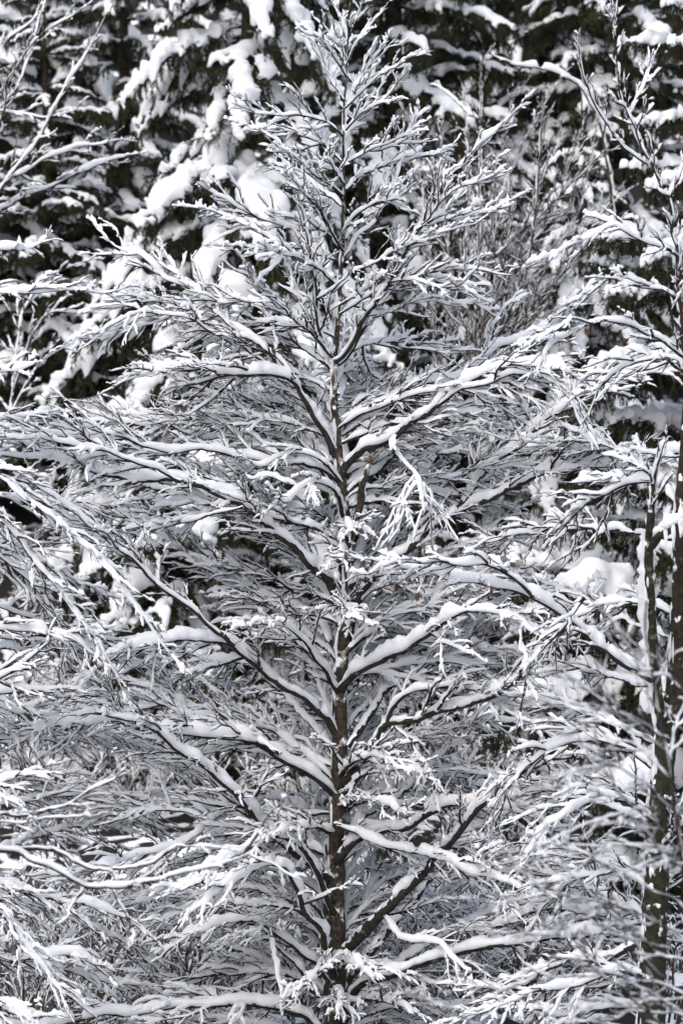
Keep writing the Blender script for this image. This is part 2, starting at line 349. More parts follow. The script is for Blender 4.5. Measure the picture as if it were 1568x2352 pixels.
# limbs: pixel path, depth at the trunk, depth at the tip, width in pixels at both ends, options
UP = dict(dens=.88, lift=0.22, lift2=0.14, droop=0.06, roll=0.55, l1=0.62, t0=0.08)
MID = dict(clear=.75, lift=0.16, lift2=.08, droop=0.09, roll=0.42, l1=0.90)
LOW = dict(clear=.85, lift=0.12, lift2=.06, droop=0.15, roll=0.42, l1=0.95)
limbs = [
 # right side, from below
 ([(770, 2345), (824, 2268), (869, 2243), (924, 2228), (984, 2208), (1034, 2198), (1084, 2178), (1134, 2170), (1184, 2165), (1234, 2158), (1284, 2150), (1359, 2148), (1400, 2125), (1480, 2120)], -.1, -1.9, 31, 12, LOW),
 ([(1084, 2178), (1129, 2133), (1174, 2113), (1224, 2093), (1264, 2088), (1309, 2088), (1359, 2098), (1424, 2108), (1459, 2133), (1540, 2160)], -.6, -.4, 16, 5, LOW),
 ([(775, 2210), (794, 2183), (834, 2143), (869, 2108), (899, 2078), (949, 2033), (984, 1988), (1024, 1943), (1054, 1908), (1094, 1863), (1134, 1823), (1154, 1803), (1230, 1760), (1330, 1730)], 0, -1.8, 36, 9, LOW),
 ([(884, 2100), (909, 2143), (949, 2163), (1010, 2175), (1080, 2235)], -.4, -1.3, 12, 4, LOW),
 ([(775, 1975), (800, 1940), (844, 1913), (884, 1903), (934, 1898), (984, 1873), (1024, 1850), (1064, 1843), (1140, 1850), (1240, 1880)], -.1, -1.0, 28, 6, LOW),
 ([(770, 1895), (834, 1923), (869, 1938), (959, 1958), (1009, 1968), (1064, 1993), (1104, 2008), (1134, 2013), (1230, 2060)], -.2, -2.2, 17, 5, LOW),
 ([(780, 1810), (800, 1775), (830, 1745), (859, 1710), (889, 1668), (924, 1655), (974, 1645), (1034, 1625), (1094, 1610), (1144, 1590), (1184, 1565), (1224, 1525), (1249, 1500), (1330, 1440)], -.1, -1.6, 22, 8, MID),
 ([(889, 1666), (899, 1625), (934, 1595), (984, 1580), (1034, 1575), (1104, 1590), (1159, 1630), (1209, 1660), (1290, 1690)], -.5, -1.0, 14, 5, LOW),
 ([(904, 1670), (939, 1705), (964, 1745), (984, 1775), (1000, 1850)], -.6, -1.0, 7, 3, dict(LOW, bald=.3, l1=.5)),
 ([(782, 1580), (814, 1545), (859, 1525), (904, 1500), (954, 1475), (994, 1445), (1029, 1425), (1090, 1400), (1180, 1420), (1250, 1470)], -.1, -1.9, 24, 6, LOW),
 ([(784, 1500), (814, 1460), (859, 1440), (914, 1433), (954, 1405), (1020, 1370), (1120, 1350)], 0, 1.2, 15, 5, MID),
 ([(798, 1400), (850, 1330), (920, 1270), (990, 1215), (1054, 1168), (1079, 1140), (1104, 1095), (1139, 1055), (1184, 1025), (1234, 980), (1294, 935), (1344, 905), (1394, 890), (1434, 875), (1484, 855), (1549, 830), (1640, 800)], 0, 1.0, 26, 7, MID),
 ([(1040, 1176), (1104, 1155), (1154, 1130), (1214, 1100), (1249, 1090), (1334, 1075), (1384, 1067), (1444, 1065), (1494, 1045), (1544, 1040), (1640, 1030)], .35, -.6, 17, 6, MID),
 ([(784, 1100), (800, 1060), (834, 1030), (889, 1010), (944, 970), (999, 935), (1019, 910), (1054, 885), (1104, 860), (1164, 845), (1234, 845), (1279, 848), (1350, 870), (1440, 880)], 0, -1.2, 24, 6, MID),
 ([(999, 935), (1054, 900), (1109, 885), (1164, 865), (1219, 860), (1290, 890), (1330, 950)], -.5, -1.3, 10, 4, dict(MID, droop=.3)),
 ([(776, 970), (849, 935), (934, 890), (974, 877), (1044, 870), (1104, 830), (1134, 805), (1184, 785), (1219, 765), (1284, 735), (1340, 690), (1390, 650)], 0, 1.4, 15, 5, MID),
 ([(905, 1000), (900, 1030), (930, 1060), (960, 1100), (985, 1160)], -.5, -1.2, 8, 4, dict(LOW, tsnow=1.1)),
 ([(769, 825), (784, 812), (809, 775), (834, 730), (859, 700), (889, 650), (914, 605), (949, 540), (994, 480), (1034, 410), (1090, 350), (1140, 300), (1205, 238)], -.05, -.9, 16, 3, dict(UP, droop=.02, lift=.10)),
 ([(914, 605), (930, 560), (979, 525), (1034, 500), (1104, 490), (1150, 470), (1180, 452)], -.4, .2, 8, 3, dict(UP, lift=.1)),
 ([(950, 540), (985, 500), (1040, 440), (1090, 425), (1130, 400)], -.5, -1.2, 6, 3, dict(UP, lift=.1)),
 ([(889, 650), (950, 640), (1010, 655), (1060, 650), (1100, 610)], -.4, -1.2, 7, 3, dict(UP, lift=.02)),
 ([(834, 730), (900, 715), (970, 690), (1040, 700), (1095, 690)], -.2, .7, 7, 3, dict(UP, lift=.02)),
 ([(788, 440), (834, 400), (884, 385), (944, 370), (1009, 352), (1050, 330)], 0, .9, 8, 3, UP),
 ([(786, 535), (825, 490), (870, 465), (920, 455), (960, 420)], 0, -.8, 8, 3, UP),
 ([(785, 590), (815, 545), (860, 510), (900, 430), (930, 330), (960, 260)], 0, .6, 8, 3, UP),
 ([(790, 300), (830, 260), (880, 225), (930, 170)], 0, -.4, 6, 2.5, UP),
 ([(791, 250), (815, 200), (850, 140), (885, 90)], 0, .3, 5, 2, UP),
 ([(796, 150), (820, 100), (850, 60), (880, 20)], 0, -.2, 4, 2, dict(UP, l1=.35)),
 ([(800, 100), (790, 60), (775, 30), (768, -20)], 0, .2, 3.5, 2, dict(UP, l1=.35)),
 ([(799, 90), (815, 50), (825, 10), (830, -30)], 0, -.1, 3.5, 2, dict(UP, l1=.35)),
 # left side, from the top
 ([(797, 140), (770, 95), (740, 50)], 0, -.2, 4, 2, dict(UP, l1=.35)),
 ([(792, 230), (760, 190), (735, 130), (715, 90)], 0, .3, 5, 2, UP),
 ([(790, 310), (740, 275), (680, 262), (600, 262), (535, 235)], 0, -.6, 7, 2.5, dict(UP, lift=.1)),
 ([(789, 370), (740, 330), (680, 305), (610, 300), (560, 285)], 0, .7, 7, 2.5, dict(UP, lift=.05)),
 ([(787, 450), (730, 405), (690, 375), (640, 345)], 0, -.8, 7, 2.5, UP),
 ([(785, 560), (740, 530), (670, 525), (590, 500), (520, 460), (460, 425)], 0, -.7, 9, 3, dict(UP, lift=.1)),
 ([(784, 600), (730, 580), (650, 560), (580, 520), (510, 495), (450, 475)], 0, .8, 8, 3, dict(UP, lift=.05)),
 ([(780, 660), (720, 610), (640, 580), (560, 565), (505, 560)], 0, -1.3, 8, 3, dict(UP, lift=.0)),
 ([(765, 818), (745, 795), (735, 775), (727, 715), (722, 650), (710, 560), (690, 470), (665, 400)], -.03, -.5, 11, 3, UP),
 ([(750, 805), (720, 765), (690, 745), (640, 700), (600, 660), (560, 600)], -.03, -1.1, 9, 3, dict(UP, lift=.1)),
 ([(766, 1040), (752, 1005), (725, 960), (700, 920), (675, 875), (640, 860), (600, 857), (550, 862), (500, 862), (480, 850), (420, 845), (350, 860), (280, 875)], 0, -1.0, 20, 5, MID),
 ([(675, 873), (650, 830), (600, 790), (555, 760), (515, 735), (470, 690), (420, 655), (380, 640), (310, 585), (240, 548)], -.4, .5, 13, 3, dict(MID, droop=.08, lift=.04)),
 ([(560, 762), (500, 770), (440, 735), (380, 720), (300, 735), (230, 770), (180, 800)], -.1, -.7, 8, 3, dict(MID, droop=.2)),
 ([(640, 700), (580, 690), (500, 690), (420, 695), (340, 690), (290, 670)], -.5, .9, 8, 3, MID),
 ([(782, 1095), (740, 1062), (690, 1030), (600, 995), (560, 970), (500, 965), (430, 975), (350, 965), (270, 960), (190, 985)], 0, .9, 13, 4, MID),
 ([(784, 1110), (740, 1075), (695, 1068), (640, 1062), (550, 1048), (460, 1030), (390, 1040), (300, 1010), (200, 1005), (100, 1000), (-40, 1005)], 0, -1.2, 14, 5, dict(MID, l1=1.05)),
 ([(792, 1200), (770, 1130), (740, 1110), (690, 1120), (650, 1150), (620, 1130)], 0, -1.2, 12, 4, dict(LOW, tsnow=1.1)),
 ([(796, 1400), (750, 1325), (715, 1295), (680, 1255), (625, 1215), (585, 1175), (525, 1145), (465, 1120), (415, 1105), (350, 1102), (300, 1100), (250, 1090), (200, 1077), (140, 1062), (90, 1052), (20, 1045), (-60, 1040)], 0, -1.6, 24, 9, dict(LOW, l1=1.15)),
 ([(415, 1105), (330, 1065), (230, 1030), (140, 1015), (60, 1005), (-50, 1010)], -1.0, -1.9, 10, 4, MID),
 ([(560, 1165), (450, 1190), (360, 1210), (280, 1240), (200, 1230), (100, 1210)], -.9, -.2, 9, 4, LOW),
 ([(785, 1510), (740, 1440), (690, 1400), (620, 1370), (540, 1350), (460, 1290), (380, 1240), (300, 1160)], 0, 1.3, 15, 5, LOW),
 ([(782, 1600), (755, 1550), (720, 1510), (700, 1475), (660, 1440), (600, 1430)], 0, -1.0, 14, 4, LOW),
 ([(781, 1695), (740, 1640), (695, 1603), (645, 1575), (600, 1535), (560, 1505), (525, 1480), (475, 1470), (430, 1465), (350, 1480), (270, 1500), (190, 1560)], 0, -1.4, 24, 7, LOW),
 ([(535, 1484), (475, 1430), (425, 1385), (350, 1335), (300, 1280), (230, 1230), (150, 1160), (60, 1100)], -.8, -1.6, 15, 4, dict(LOW, l1=1.2)),
 ([(778, 1840), (740, 1795), (695, 1765), (650, 1740), (610, 1720), (565, 1697), (500, 1690), (425, 1685), (365, 1680), (300, 1665), (255, 1655), (200, 1665), (125, 1660), (40, 1690), (-40, 1700)], 0, -1.5, 22, 7, dict(LOW, l1=1.15)),
 ([(640, 1732), (585, 1695), (540, 1670), (500, 1650), (430, 1645), (380, 1620), (330, 1625), (250, 1600), (160, 1600)], -.6, .6, 14, 5, LOW),
 ([(770, 2030), (690, 1965), (600, 1893), (575, 1863), (540, 1818), (500, 1788), (475, 1765), (435, 1740), (400, 1715), (370, 1688), (320, 1660), (240, 1640)], 0, -1.7, 29, 9, LOW),
 ([(578, 1866), (525, 1858), (480, 1883), (450, 1918), (400, 1948), (330, 1960), (250, 1990), (160, 2000)], -.25, -1.0, 15, 5, LOW),
 ([(480, 1883), (420, 1860), (350, 1860), (270, 1870), (180, 1850), (100, 1860)], -.6, .6, 9, 4, LOW),
 ([(768, 2100), (735, 2023), (700, 1960), (640, 1920), (560, 1950), (480, 2010), (400, 2060)], -.1, -1.9, 16, 5, dict(LOW, tsnow=1.1, droop=.18)),
 ([(765, 2250), (750, 2190), (735, 2135), (712, 2110), (695, 2080), (680, 2035), (650, 1990), (590, 1990), (500, 2050), (420, 2110)], -.1, -2.0, 20, 5, dict(LOW, droop=.18)),
 ([(765, 2265), (725, 2213), (690, 2183), (650, 2153), (615, 2128), (560, 2110), (470, 2130), (380, 2180)], -.05, -.9, 17, 5, dict(LOW, droop=.18)),
 ([(620, 2130), (628, 2170), (637, 2213), (645, 2250), (655, 2290)], -.5, -1.0, 9, 6, dict(LOW, l1=.5, dens=.5)),
 ([(770, 2400), (700, 2330), (620, 2310), (550, 2303), (475, 2308), (400, 2308), (325, 2328), (250, 2328), (175, 2343), (60, 2360), (-60, 2330)], -.1, -1.1, 24, 9, LOW),
 ([(768, 2290), (700, 2250), (600, 2235), (500, 2240), (420, 2260), (300, 2230)], 0, 1.3, 14, 5, LOW),
 ([(768, 2190), (820, 2090), (880, 2010), (980, 2060), (1080, 2090)], 0, 1.7, 12, 4, LOW),
]
def copy_tree(o, parent):
    c = o.copy(); COL.objects.link(c); c.parent = parent
    for ch in list(o.children): copy_tree(ch, c)
    return c
def turned(limb, x, a, dz, k):                    # the same limb again on another side of the trunk
    c = copy_tree(limb, beech); ca, sa = math.cos(a), math.sin(a)
    c.rotation_euler = (0, 0, a); c.scale = (k, k, k); c.location = (x - k * x * ca, -k * x * sa, dz)
for pts, d0, d1, wa, wb, o in limbs:
    path = smooth_path(trace(pts, d0, d1))
    lb = build_limb(beech, path, wa * PXM / 2, wb * PXM / 2, o)[0]
    ytop = pts[0][1]
    if 740 < pts[0][0] < 830 and ytop > 820:      # limbs that leave the trunk have a fellow behind it
        x0 = path[0][0]; sgn = 1 if pts[-1][0] > 784 else -1
        for a, k in ((rng.uniform(.5, 1.3), .80), (rng.uniform(1.8, 2.5), .72), (rng.uniform(2.5, 3.3), .62)):
            turned(lb, x0, sgn * a, path[0][2] * (1 - k) + rng.uniform(-.45, .45), k)
# broken stub beside the trunk
sp = smooth_path(trace([(800, 1240), (808, 1215), (820, 1175), (830, 1130), (842, 1085), (847, 1068)], 0, -.2), .05); gg = Geo()
tubes(gg, sp[None], np.linspace(10.5, 6, len(sp))[None] * PXM, 9, .10); stub = part('broken_stub', gg, M['bark'], beech)
gg = Geo(); tubes(gg, (sp[-1] + np.outer(np.linspace(0, 1, 4), [0.015, 0, 0.09]))[None], np.array([[.026, .022, .012, .002]]), 7, .35); part('torn_wood', gg, M['wood'], stub)
gg = Geo(); snow_on(gg, sp[None], np.linspace(10, 6, len(sp))[None] * PXM, np.array([.06]), np.array([.025]), 16, 8, .3, .05); part('snow', gg, M['snow'], stub)

# limbs that reach toward and away from the viewer, so that the crown is round
crown_px = np.array([(20, 25), (100, 75), (250, 210), (450, 290), (600, 370), (850, 500), (1000, 600), (1300, 680), (1800, 680), (2300, 620)], float)
n_fill = 56; hidden = [1250, 1840, 2300]
for k in range(n_fill + len(hidden)):
    y = 120 + (2300 - 120) * ((k + rng.random()) / n_fill) ** 1.15 if k < n_fill else hidden[k - n_fill]
    zt = pix(784.0, y, 0.0)[2]; i = int(np.argmin(np.abs(TRUNK[:, 2] - zt))); p0 = TRUNK[i]
    toward = k % 2 == 0 if y < 750 else (rng.random() < (.75 if (1230 < y < 1420 or 1770 < y < 1960 or y > 2150) else .12))
    if k >= n_fill: toward = True
    if k < n_fill and y < 700 and k % 3 == 0: continue
    az = rng.uniform(-1.25, 1.25) * (0.6 if toward and y > 750 else 1)
    if toward and (800 < y < 1250 or 1450 < y < 1760) and abs(az) < 0.75: az = math.copysign(rng.uniform(.8, 1.3), az)
    az += -math.pi / 2 if toward else math.pi / 2
    o = dict(UP if y < 750 else MID if y < 1250 else LOW)
    rad = np.interp(y, crown_px[:, 0], crown_px[:, 1]) * PXM * rng.uniform(0.65, 1.0)
    el = R(np.interp(y, [0, 600, 1200, 2300], [58, 42, 30, 22]) + rng.normal() * 6)
    if y > 750: o['dens'] = 0.8; o['clear'] = 0
    if toward and y > 750: rad *= .7; o['droop'] = .08; o['l1'] = .7; o['tsnow'] = .85
    arch = .25 if y < 700 else .5 if toward else .85
    s = np.linspace(0, 1, 6)[:, None]; hd = np.array([math.cos(az), math.sin(az), 0])
    pts = p0 + rad * (s * hd + Z * (s * math.tan(el) * 0.75 - s ** 2 * math.tan(el) * arch))
    wa = np.interp(y, [0, 600, 1300, 2300], [4, 8, 13, 16])
    build_limb(beech, smooth_path(pts), wa * PXM / 2, 3 * PXM / 2, o)
print('beech', TRIS[0], time.time() - T0)

# ------------------------------------------------------------------ beech at the right edge, a little nearer
right_tree = thing('beech_tree', 'mossy dark-trunked beech at the right edge, reaching in over the picture', 'tree', tuple(pix(1500.0, 2352.0, -3.0) * [1, 1, 0]))
def sub(t, p): return p - np.array(t.location)
BR_LEFT[right_tree.name] = 60
def stem(tree, pts, d0, d1, widths, mat, name='stem', snow=0.0, cover=.25):
    p = smooth_path(sub(tree, trace(pts, d0, d1)), .09, .004); w = np.interp(np.linspace(0, 1, len(p)), np.linspace(0, 1, len(widths)), np.array(widths) * PXM / 2)
    g = Geo(); tubes(g, p[None], w[None], 12, .04); s = part(name, g, M[mat], tree)
    if mat == 'moss': clumps_on_trunk(s, p, w, 70)
    if snow:
        g = Geo(); snow_on(g, p[None], w[None], np.array([snow]), np.array([snow * .5]), max(8, len(p) * 2), 8, .5, cover); part('snow', g, M['snow'], s)
    return s
stem(right_tree, [(1490, 2480), (1492, 2352), (1498, 2200), (1506, 2000), (1512, 1850), (1530, 1700), (1552, 1560), (1560, 1420), (1566, 1250), (1580, 1000), (1585, 800)], -3, -3, [70, 62, 56, 54, 52, 48, 44, 42, 40, 30, 24], 'moss', 'trunk', .05, .35)
rs = stem(right_tree, [(1525, 1740), (1512, 1620), (1498, 1500), (1492, 1380), (1490, 1290), (1492, 1220), (1494, 1175)], -3, -3.6, [30, 27, 25, 24, 22, 19, 17], 'moss', snow=.12, cover=.03)
RS_UP = [(1492, 1235), (1494, 1185), (1500, 1130), (1510, 1070), (1530, 1000)]
stem(right_tree, [(1492, 1255), (1510, 1230), (1535, 1215), (1570, 1195), (1620, 1150)], -3.5, -4, [22, 20, 19, 18, 15], 'moss', snow=.08)
RT = dict(lift=.08, droop=.14, roll=.4, l1=.8, dens=.8, thick=1.1)
RU = dict(lift=.3, lift2=.15, droop=0.0, roll=.7, l1=.5, dens=.85, thick=1.1, tsnow=.85, gap=.22)
for pts, d0, d1, wa, wb, o in [
 (RS_UP, -3.45, -3.7, 17, 3, dict(RU, mat='moss', snow=1.6, bald=0)),
 ([(1500, 1560), (1430, 1520), (1369, 1475), (1324, 1430), (1264, 1395), (1209, 1365), (1154, 1345), (1084, 1335), (1024, 1330), (974, 1310), (934, 1300), (850, 1320)], -3.3, -4.2, 20, 4, dict(RT, dens=.6, l1=.7)),
 ([(1225, 1372), (1200, 1345), (1164, 1320), (1109, 1295), (1044, 1295), (984, 1290), (899, 1295), (794, 1275)], -3.9, -4.5, 11, 3, dict(RT, dens=.6, l1=.55)),
 ([(1344, 1370), (1294, 1440), (1250, 1490), (1224, 1525), (1206, 1580), (1194, 1635)], -3.6, -3.8, 9, 7, dict(RT, bald=.3, l1=.5, dens=.4)),
 ([(1600, 1000), (1585, 900), (1562, 760), (1558, 640), (1550, 550), (1539, 500), (1529, 450), (1509, 400), (1484, 360), (1459, 310), (1439, 250), (1419, 200), (1409, 100), (1404, 0), (1408, -60)], -3, -3.4, 13, 3, dict(RU, bald=.3)),
 ([(1484, 375), (1434, 340), (1404, 300), (1374, 250), (1345, 185), (1328, 125), (1325, 90)], -3.2, -3.6, 7, 2.5, dict(RU, l1=.35)),
 ([(1530, 455), (1560, 380), (1590, 300)], -3.2, -3, 7, 3, dict(RU, l1=.45)),
 ([(1445, 260), (1475, 190), (1500, 120)], -3.2, -2.8, 5, 2.5, dict(RU, l1=.35)),
 ([(1570, 600), (1500, 565), (1409, 520), (1374, 535), (1324, 560), (1264, 590), (1235, 605)], -3, -3.4, 9, 3, dict(RT, lift=.15, l1=.5)),
 ([(1575, 700), (1510, 660), (1450, 650), (1400, 640), (1330, 690)], -3, -2.6, 9, 3, dict(RT, lift=.15, l1=.55)),
 ([(1600, 840), (1534, 795), (1484, 765), (1429, 745), (1359, 745), (1310, 765), (1260, 800), (1230, 870)], -3, -4, 10, 4, dict(RT, l1=.5, droop=.15, dens=.6, tsnow=.8)),
 ([(1359, 745), (1310, 735), (1250, 770), (1200, 790)], -3.6, -4.2, 7, 3, dict(RT, l1=.4)),
 ([(1585, 880), (1560, 830), (1480, 830), (1420, 850), (1370, 900)], -3, -2.2, 10, 4, RT),
 ([(1570, 1160), (1500, 1110), (1420, 1120), (1340, 1160), (1280, 1230)], -3, -2, 13, 4, RT),
 ([(1560, 1420), (1480, 1380), (1400, 1390), (1320, 1420), (1250, 1490)], -3, -2, 14, 4, RT),
 ([(1520, 1780), (1440, 1720), (1360, 1700), (1270, 1720), (1180, 1790), (1140, 1900)], -3, -2.2, 15, 4, RT),
 ([(1510, 1900), (1420, 1830), (1330, 1850), (1250, 1900), (1200, 1990)], -3, -4, 14, 4, RT),
 ([(1505, 2060), (1440, 2010), (1350, 2010), (1260, 2060), (1180, 2080)], -3, -1.8, 14, 4, RT),
 ([(1498, 2240), (1420, 2230), (1330, 2260), (1230, 2280), (1100, 2330)], -3, -3.8, 14, 4, RT),
 ([(1500, 2150), (1400, 2200), (1300, 2210), (1180, 2270), (1060, 2260)], -3, -1.6, 14, 4, RT),
 ([(1495, 2330), (1400, 2310), (1280, 2330), (1160, 2310), (1040, 2350)], -3, -2.5, 14, 4, RT),
 ([(1530, 1700), (1590, 1640), (1640, 1600)], -3, -3.4, 12, 4, RT),
 ([(1510, 1950), (1560, 1900), (1620, 1880)], -3, -3.6, 14, 4, RT)]:
    build_limb(right_tree, smooth_path(sub(right_tree, trace(pts, d0, d1))), wa * PXM / 2, wb * PXM / 2, o)

for k in range(12):
    y0 = 1050 + 108 * k + rng.uniform(-30, 30); x0 = np.interp(y0, [1000, 1400, 1700, 2000, 2352], [1580, 1560, 1530, 1506, 1492]); ln = rng.uniform(330, 620); dy = rng.uniform(-200, 130); ar = rng.uniform(0, 100)
    t = np.linspace(0, 1, 7); pts = [(x0 - ln * q, y0 + dy * q - ar * math.sin(q * 2.6)) for q in t]
    build_limb(right_tree, smooth_path(sub(right_tree, trace(pts, -2.6, rng.uniform(-.2, 2.6)))), rng.uniform(7, 11) * PXM / 2, 3.0 * PXM / 2, dict(RT, dens=.8, t0=.25))
# ------------------------------------------------------------------ beech beyond the left edge
left_tree = thing('beech_tree', 'beech outside the left edge, its thin snowy boughs hanging into the picture', 'tree', tuple(pix(-260.0, 2352.0, -2.0) * [1, 1, 0]))
BR_LEFT[left_tree.name] = 40
stem(left_tree, [(-260, 2480), (-255, 2100), (-262, 1700), (-270, 1300), (-262, 900), (-255, 500), (-250, 200)], -2, -2, [60, 54, 48, 42, 32, 20, 8], 'bark', 'trunk', .04, .35)
LT = dict(lift=.08, droop=.14, roll=.5, l1=.8, dens=.85, t0=.25)
for pts, d0, d1, wa, wb, o in [
 ([(-262, 760), (-120, 690), (0, 672), (100, 670), (185, 664), (240, 672), (300, 650)], -2, -2.2, 12, 3, dict(LT, l1=.5, lift=.2)),
 ([(-260, 640), (-140, 570), (-40, 570), (60, 570), (130, 548)], -2, -1.6, 10, 3, dict(LT, l1=.4)),
 ([(-264, 900), (-140, 850), (-40, 860), (40, 850), (100, 830)], -2, -2.6, 12, 3, dict(LT, l1=.55)),
 ([(-266, 1040), (-150, 980), (-60, 970), (40, 960), (140, 950)], -2, -1.4, 14, 4, dict(LT, l1=.6)),
 ([(-268, 1180), (-160, 1090), (-60, 1140), (0, 1195), (50, 1250), (125, 1340), (185, 1430), (225, 1475), (255, 1530), (290, 1600)], -2, -2.4, 14, 3, dict(LT, l1=.6, droop=.08, tsnow=.8, gap=.2)),
 ([(-268, 1120), (-150, 1040), (-50, 1070), (20, 1110), (100, 1180), (190, 1250), (260, 1320), (330, 1420), (400, 1510)], -2, -2.8, 13, 3, dict(LT, l1=.6, droop=.08, tsnow=.8, gap=.2)),
 ([(-268, 1300), (-150, 1230), (-40, 1260), (60, 1330), (130, 1420), (160, 1500)], -2, -1.5, 13, 4, dict(LT, droop=.08, tsnow=.8, gap=.2)),
 ([(-265, 1540), (-150, 1450), (-60, 1440), (0, 1444), (65, 1450), (125, 1457), (180, 1475), (250, 1530)], -2, -2.2, 16, 5, LT),
 ([(-262, 1660), (-150, 1600), (-60, 1600), (0, 1594), (60, 1585), (155, 1580)], -2, -2.0, 14, 5, LT),
 ([(-262, 1700), (-150, 1630), (-60, 1610), (0, 1620), (50, 1637), (80, 1625), (140, 1618)], -2, -1.4, 14, 5, LT),
 ([(-262, 1640), (-130, 1600), (0, 1555), (60, 1515), (120, 1470)], -2, -2.6, 15, 6, LT),
 ([(-258, 1900), (-130, 1840), (0, 1800), (70, 1780), (120, 1775)], -2, -2.2, 15, 5, LT),
 ([(-256, 2080), (-130, 2060), (0, 2090), (60, 2170), (110, 2230), (150, 2290)], -2, -2.6, 18, 8, LT),
 ([(-256, 2200), (-120, 2150), (0, 2200), (80, 2210), (170, 2190), (260, 2250)], -2, -1.5, 15, 5, LT),
 ([(-256, 2330), (-120, 2280), (0, 2310), (60, 2340), (120, 2400)], -2, -3, 18, 10, LT),
 ([(-256, 2060), (-120, 2020), (0, 2040), (100, 2060), (230, 2090), (330, 2130)], -2, -1.2, 15, 5, LT)]:
    build_limb(left_tree, smooth_path(sub(left_tree, trace(pts, d0, d1))), wa * PXM / 2, wb * PXM / 2, o)
for k in range(15):
    y0 = 1150 + 95 * k + rng.uniform(-30, 30); ln = rng.uniform(480, 860); dy = rng.uniform(-170, 260); ar = rng.uniform(-10, 100)
    t = np.linspace(0, 1, 7); pts = [(-260 + ln * q, y0 + dy * q - ar * math.sin(q * 2.6)) for q in t]
    build_limb(left_tree, smooth_path(sub(left_tree, trace(pts, -1.6, rng.uniform(.6, 3.0)))), rng.uniform(8, 12) * PXM / 2, 3.0 * PXM / 2, dict(LT, dens=.85, t0=.35))
print('side trees', TRIS[0], time.time() - T0)

# ------------------------------------------------------------------ out-of-focus branches near the viewer
FY = -11.0; fs = (40 + FY) / 40
near = thing('beech_sapling', 'blurred dark bare branch with smooth snow, near the viewer at lower left', 'tree', tuple(pix(-420.0, 2352.0, FY) * [1, 1, 0] + [0, 0, float(ground_z(-3, FY))]))
BR_LEFT[near.name] = 10
stem(near, [(-420, 3300), (-400, 2700), (-330, 2250), (-260, 1980), (-240, 1700), (-230, 1500)], FY, FY, [34, 30, 24, 20, 12, 5], 'limb', 'trunk')
NB = dict(lift=.1, droop=.1, roll=.5, l1=.28, dens=.42, fine=.6, t0=.3, thick=.75, tsnow=.5, snow=.36, sw=.2, rk=1.9, carry=.5)
for pts, wa, wb, o in [
 ([(-262, 1985), (-120, 1940), (0, 1948), (40, 1958), (75, 1978), (125, 1998), (170, 2023), (195, 2033), (250, 2035), (325, 2030), (375, 2015), (425, 2010), (475, 1993), (530, 1978), (575, 1958)], 15, 5, NB),
 ([(40, 1957), (70, 1948), (100, 1948), (140, 1963), (200, 1988), (250, 1998), (310, 1993), (350, 1983), (400, 1953), (450, 1940), (560, 1955)], 8, 3, NB),
 ([(195, 2033), (175, 2065), (163, 2090), (155, 2115), (120, 2125)], 6, 3, dict(NB, bald=.5, l1=.2, t0=.6)),
 ([(260, 2036), (275, 2065), (290, 2100), (302, 2135), (315, 2160), (290, 2180)], 6, 3, dict(NB, bald=.5, l1=.2, t0=.6)),
 ([(-245, 1900), (-100, 1880), (0, 1873), (75, 1870), (140, 1853), (200, 1818), (275, 1783), (325, 1763)], 8, 3, NB),
 ([(-245, 1850), (-120, 1890), (0, 1885), (90, 1885), (180, 1880), (260, 1860)], 6, 3, NB),
 ([(560, 1960), (590, 1920), (620, 1870), (650, 1830), (670, 1800)], 4, 2, dict(NB, bald=.5, l1=.15)),
 ([(570, 1958), (620, 1985), (660, 2005), (700, 2020)], 4, 2, dict(NB, l1=.2))]:
    build_limb(near, smooth_path(sub(near, trace(pts, FY, FY - .4)), .05), wa * PXM / 2 * fs, wb * PXM / 2 * fs, o)
FY = -15.0; fs = (40 + FY) / 40
near2 = thing('beech_sapling', 'blurred slender sapling twigs in front of the mossy trunk at lower right', 'tree', tuple(pix(1700.0, 2352.0, FY) * [1, 1, 0] + [0, 0, float(ground_z(4, FY))]))
BR_LEFT[near2.name] = 15
stem(near2, [(1760, 3300), (1720, 2800), (1660, 2400), (1600, 2150), (1560, 1950), (1535, 1750), (1505, 1600), (1488, 1480), (1482, 1380)], FY, FY, [26, 24, 20, 17, 14, 11, 8, 5, 3], 'limb', 'trunk', .02, .2)
NR = dict(lift=.12, droop=.06, roll=.7, l1=.36, dens=.62, fine=.3, t0=.15, thick=.85, tsnow=.30, snow=.30, carry=.3, rk=1.25, sw=.3, gap=.25)
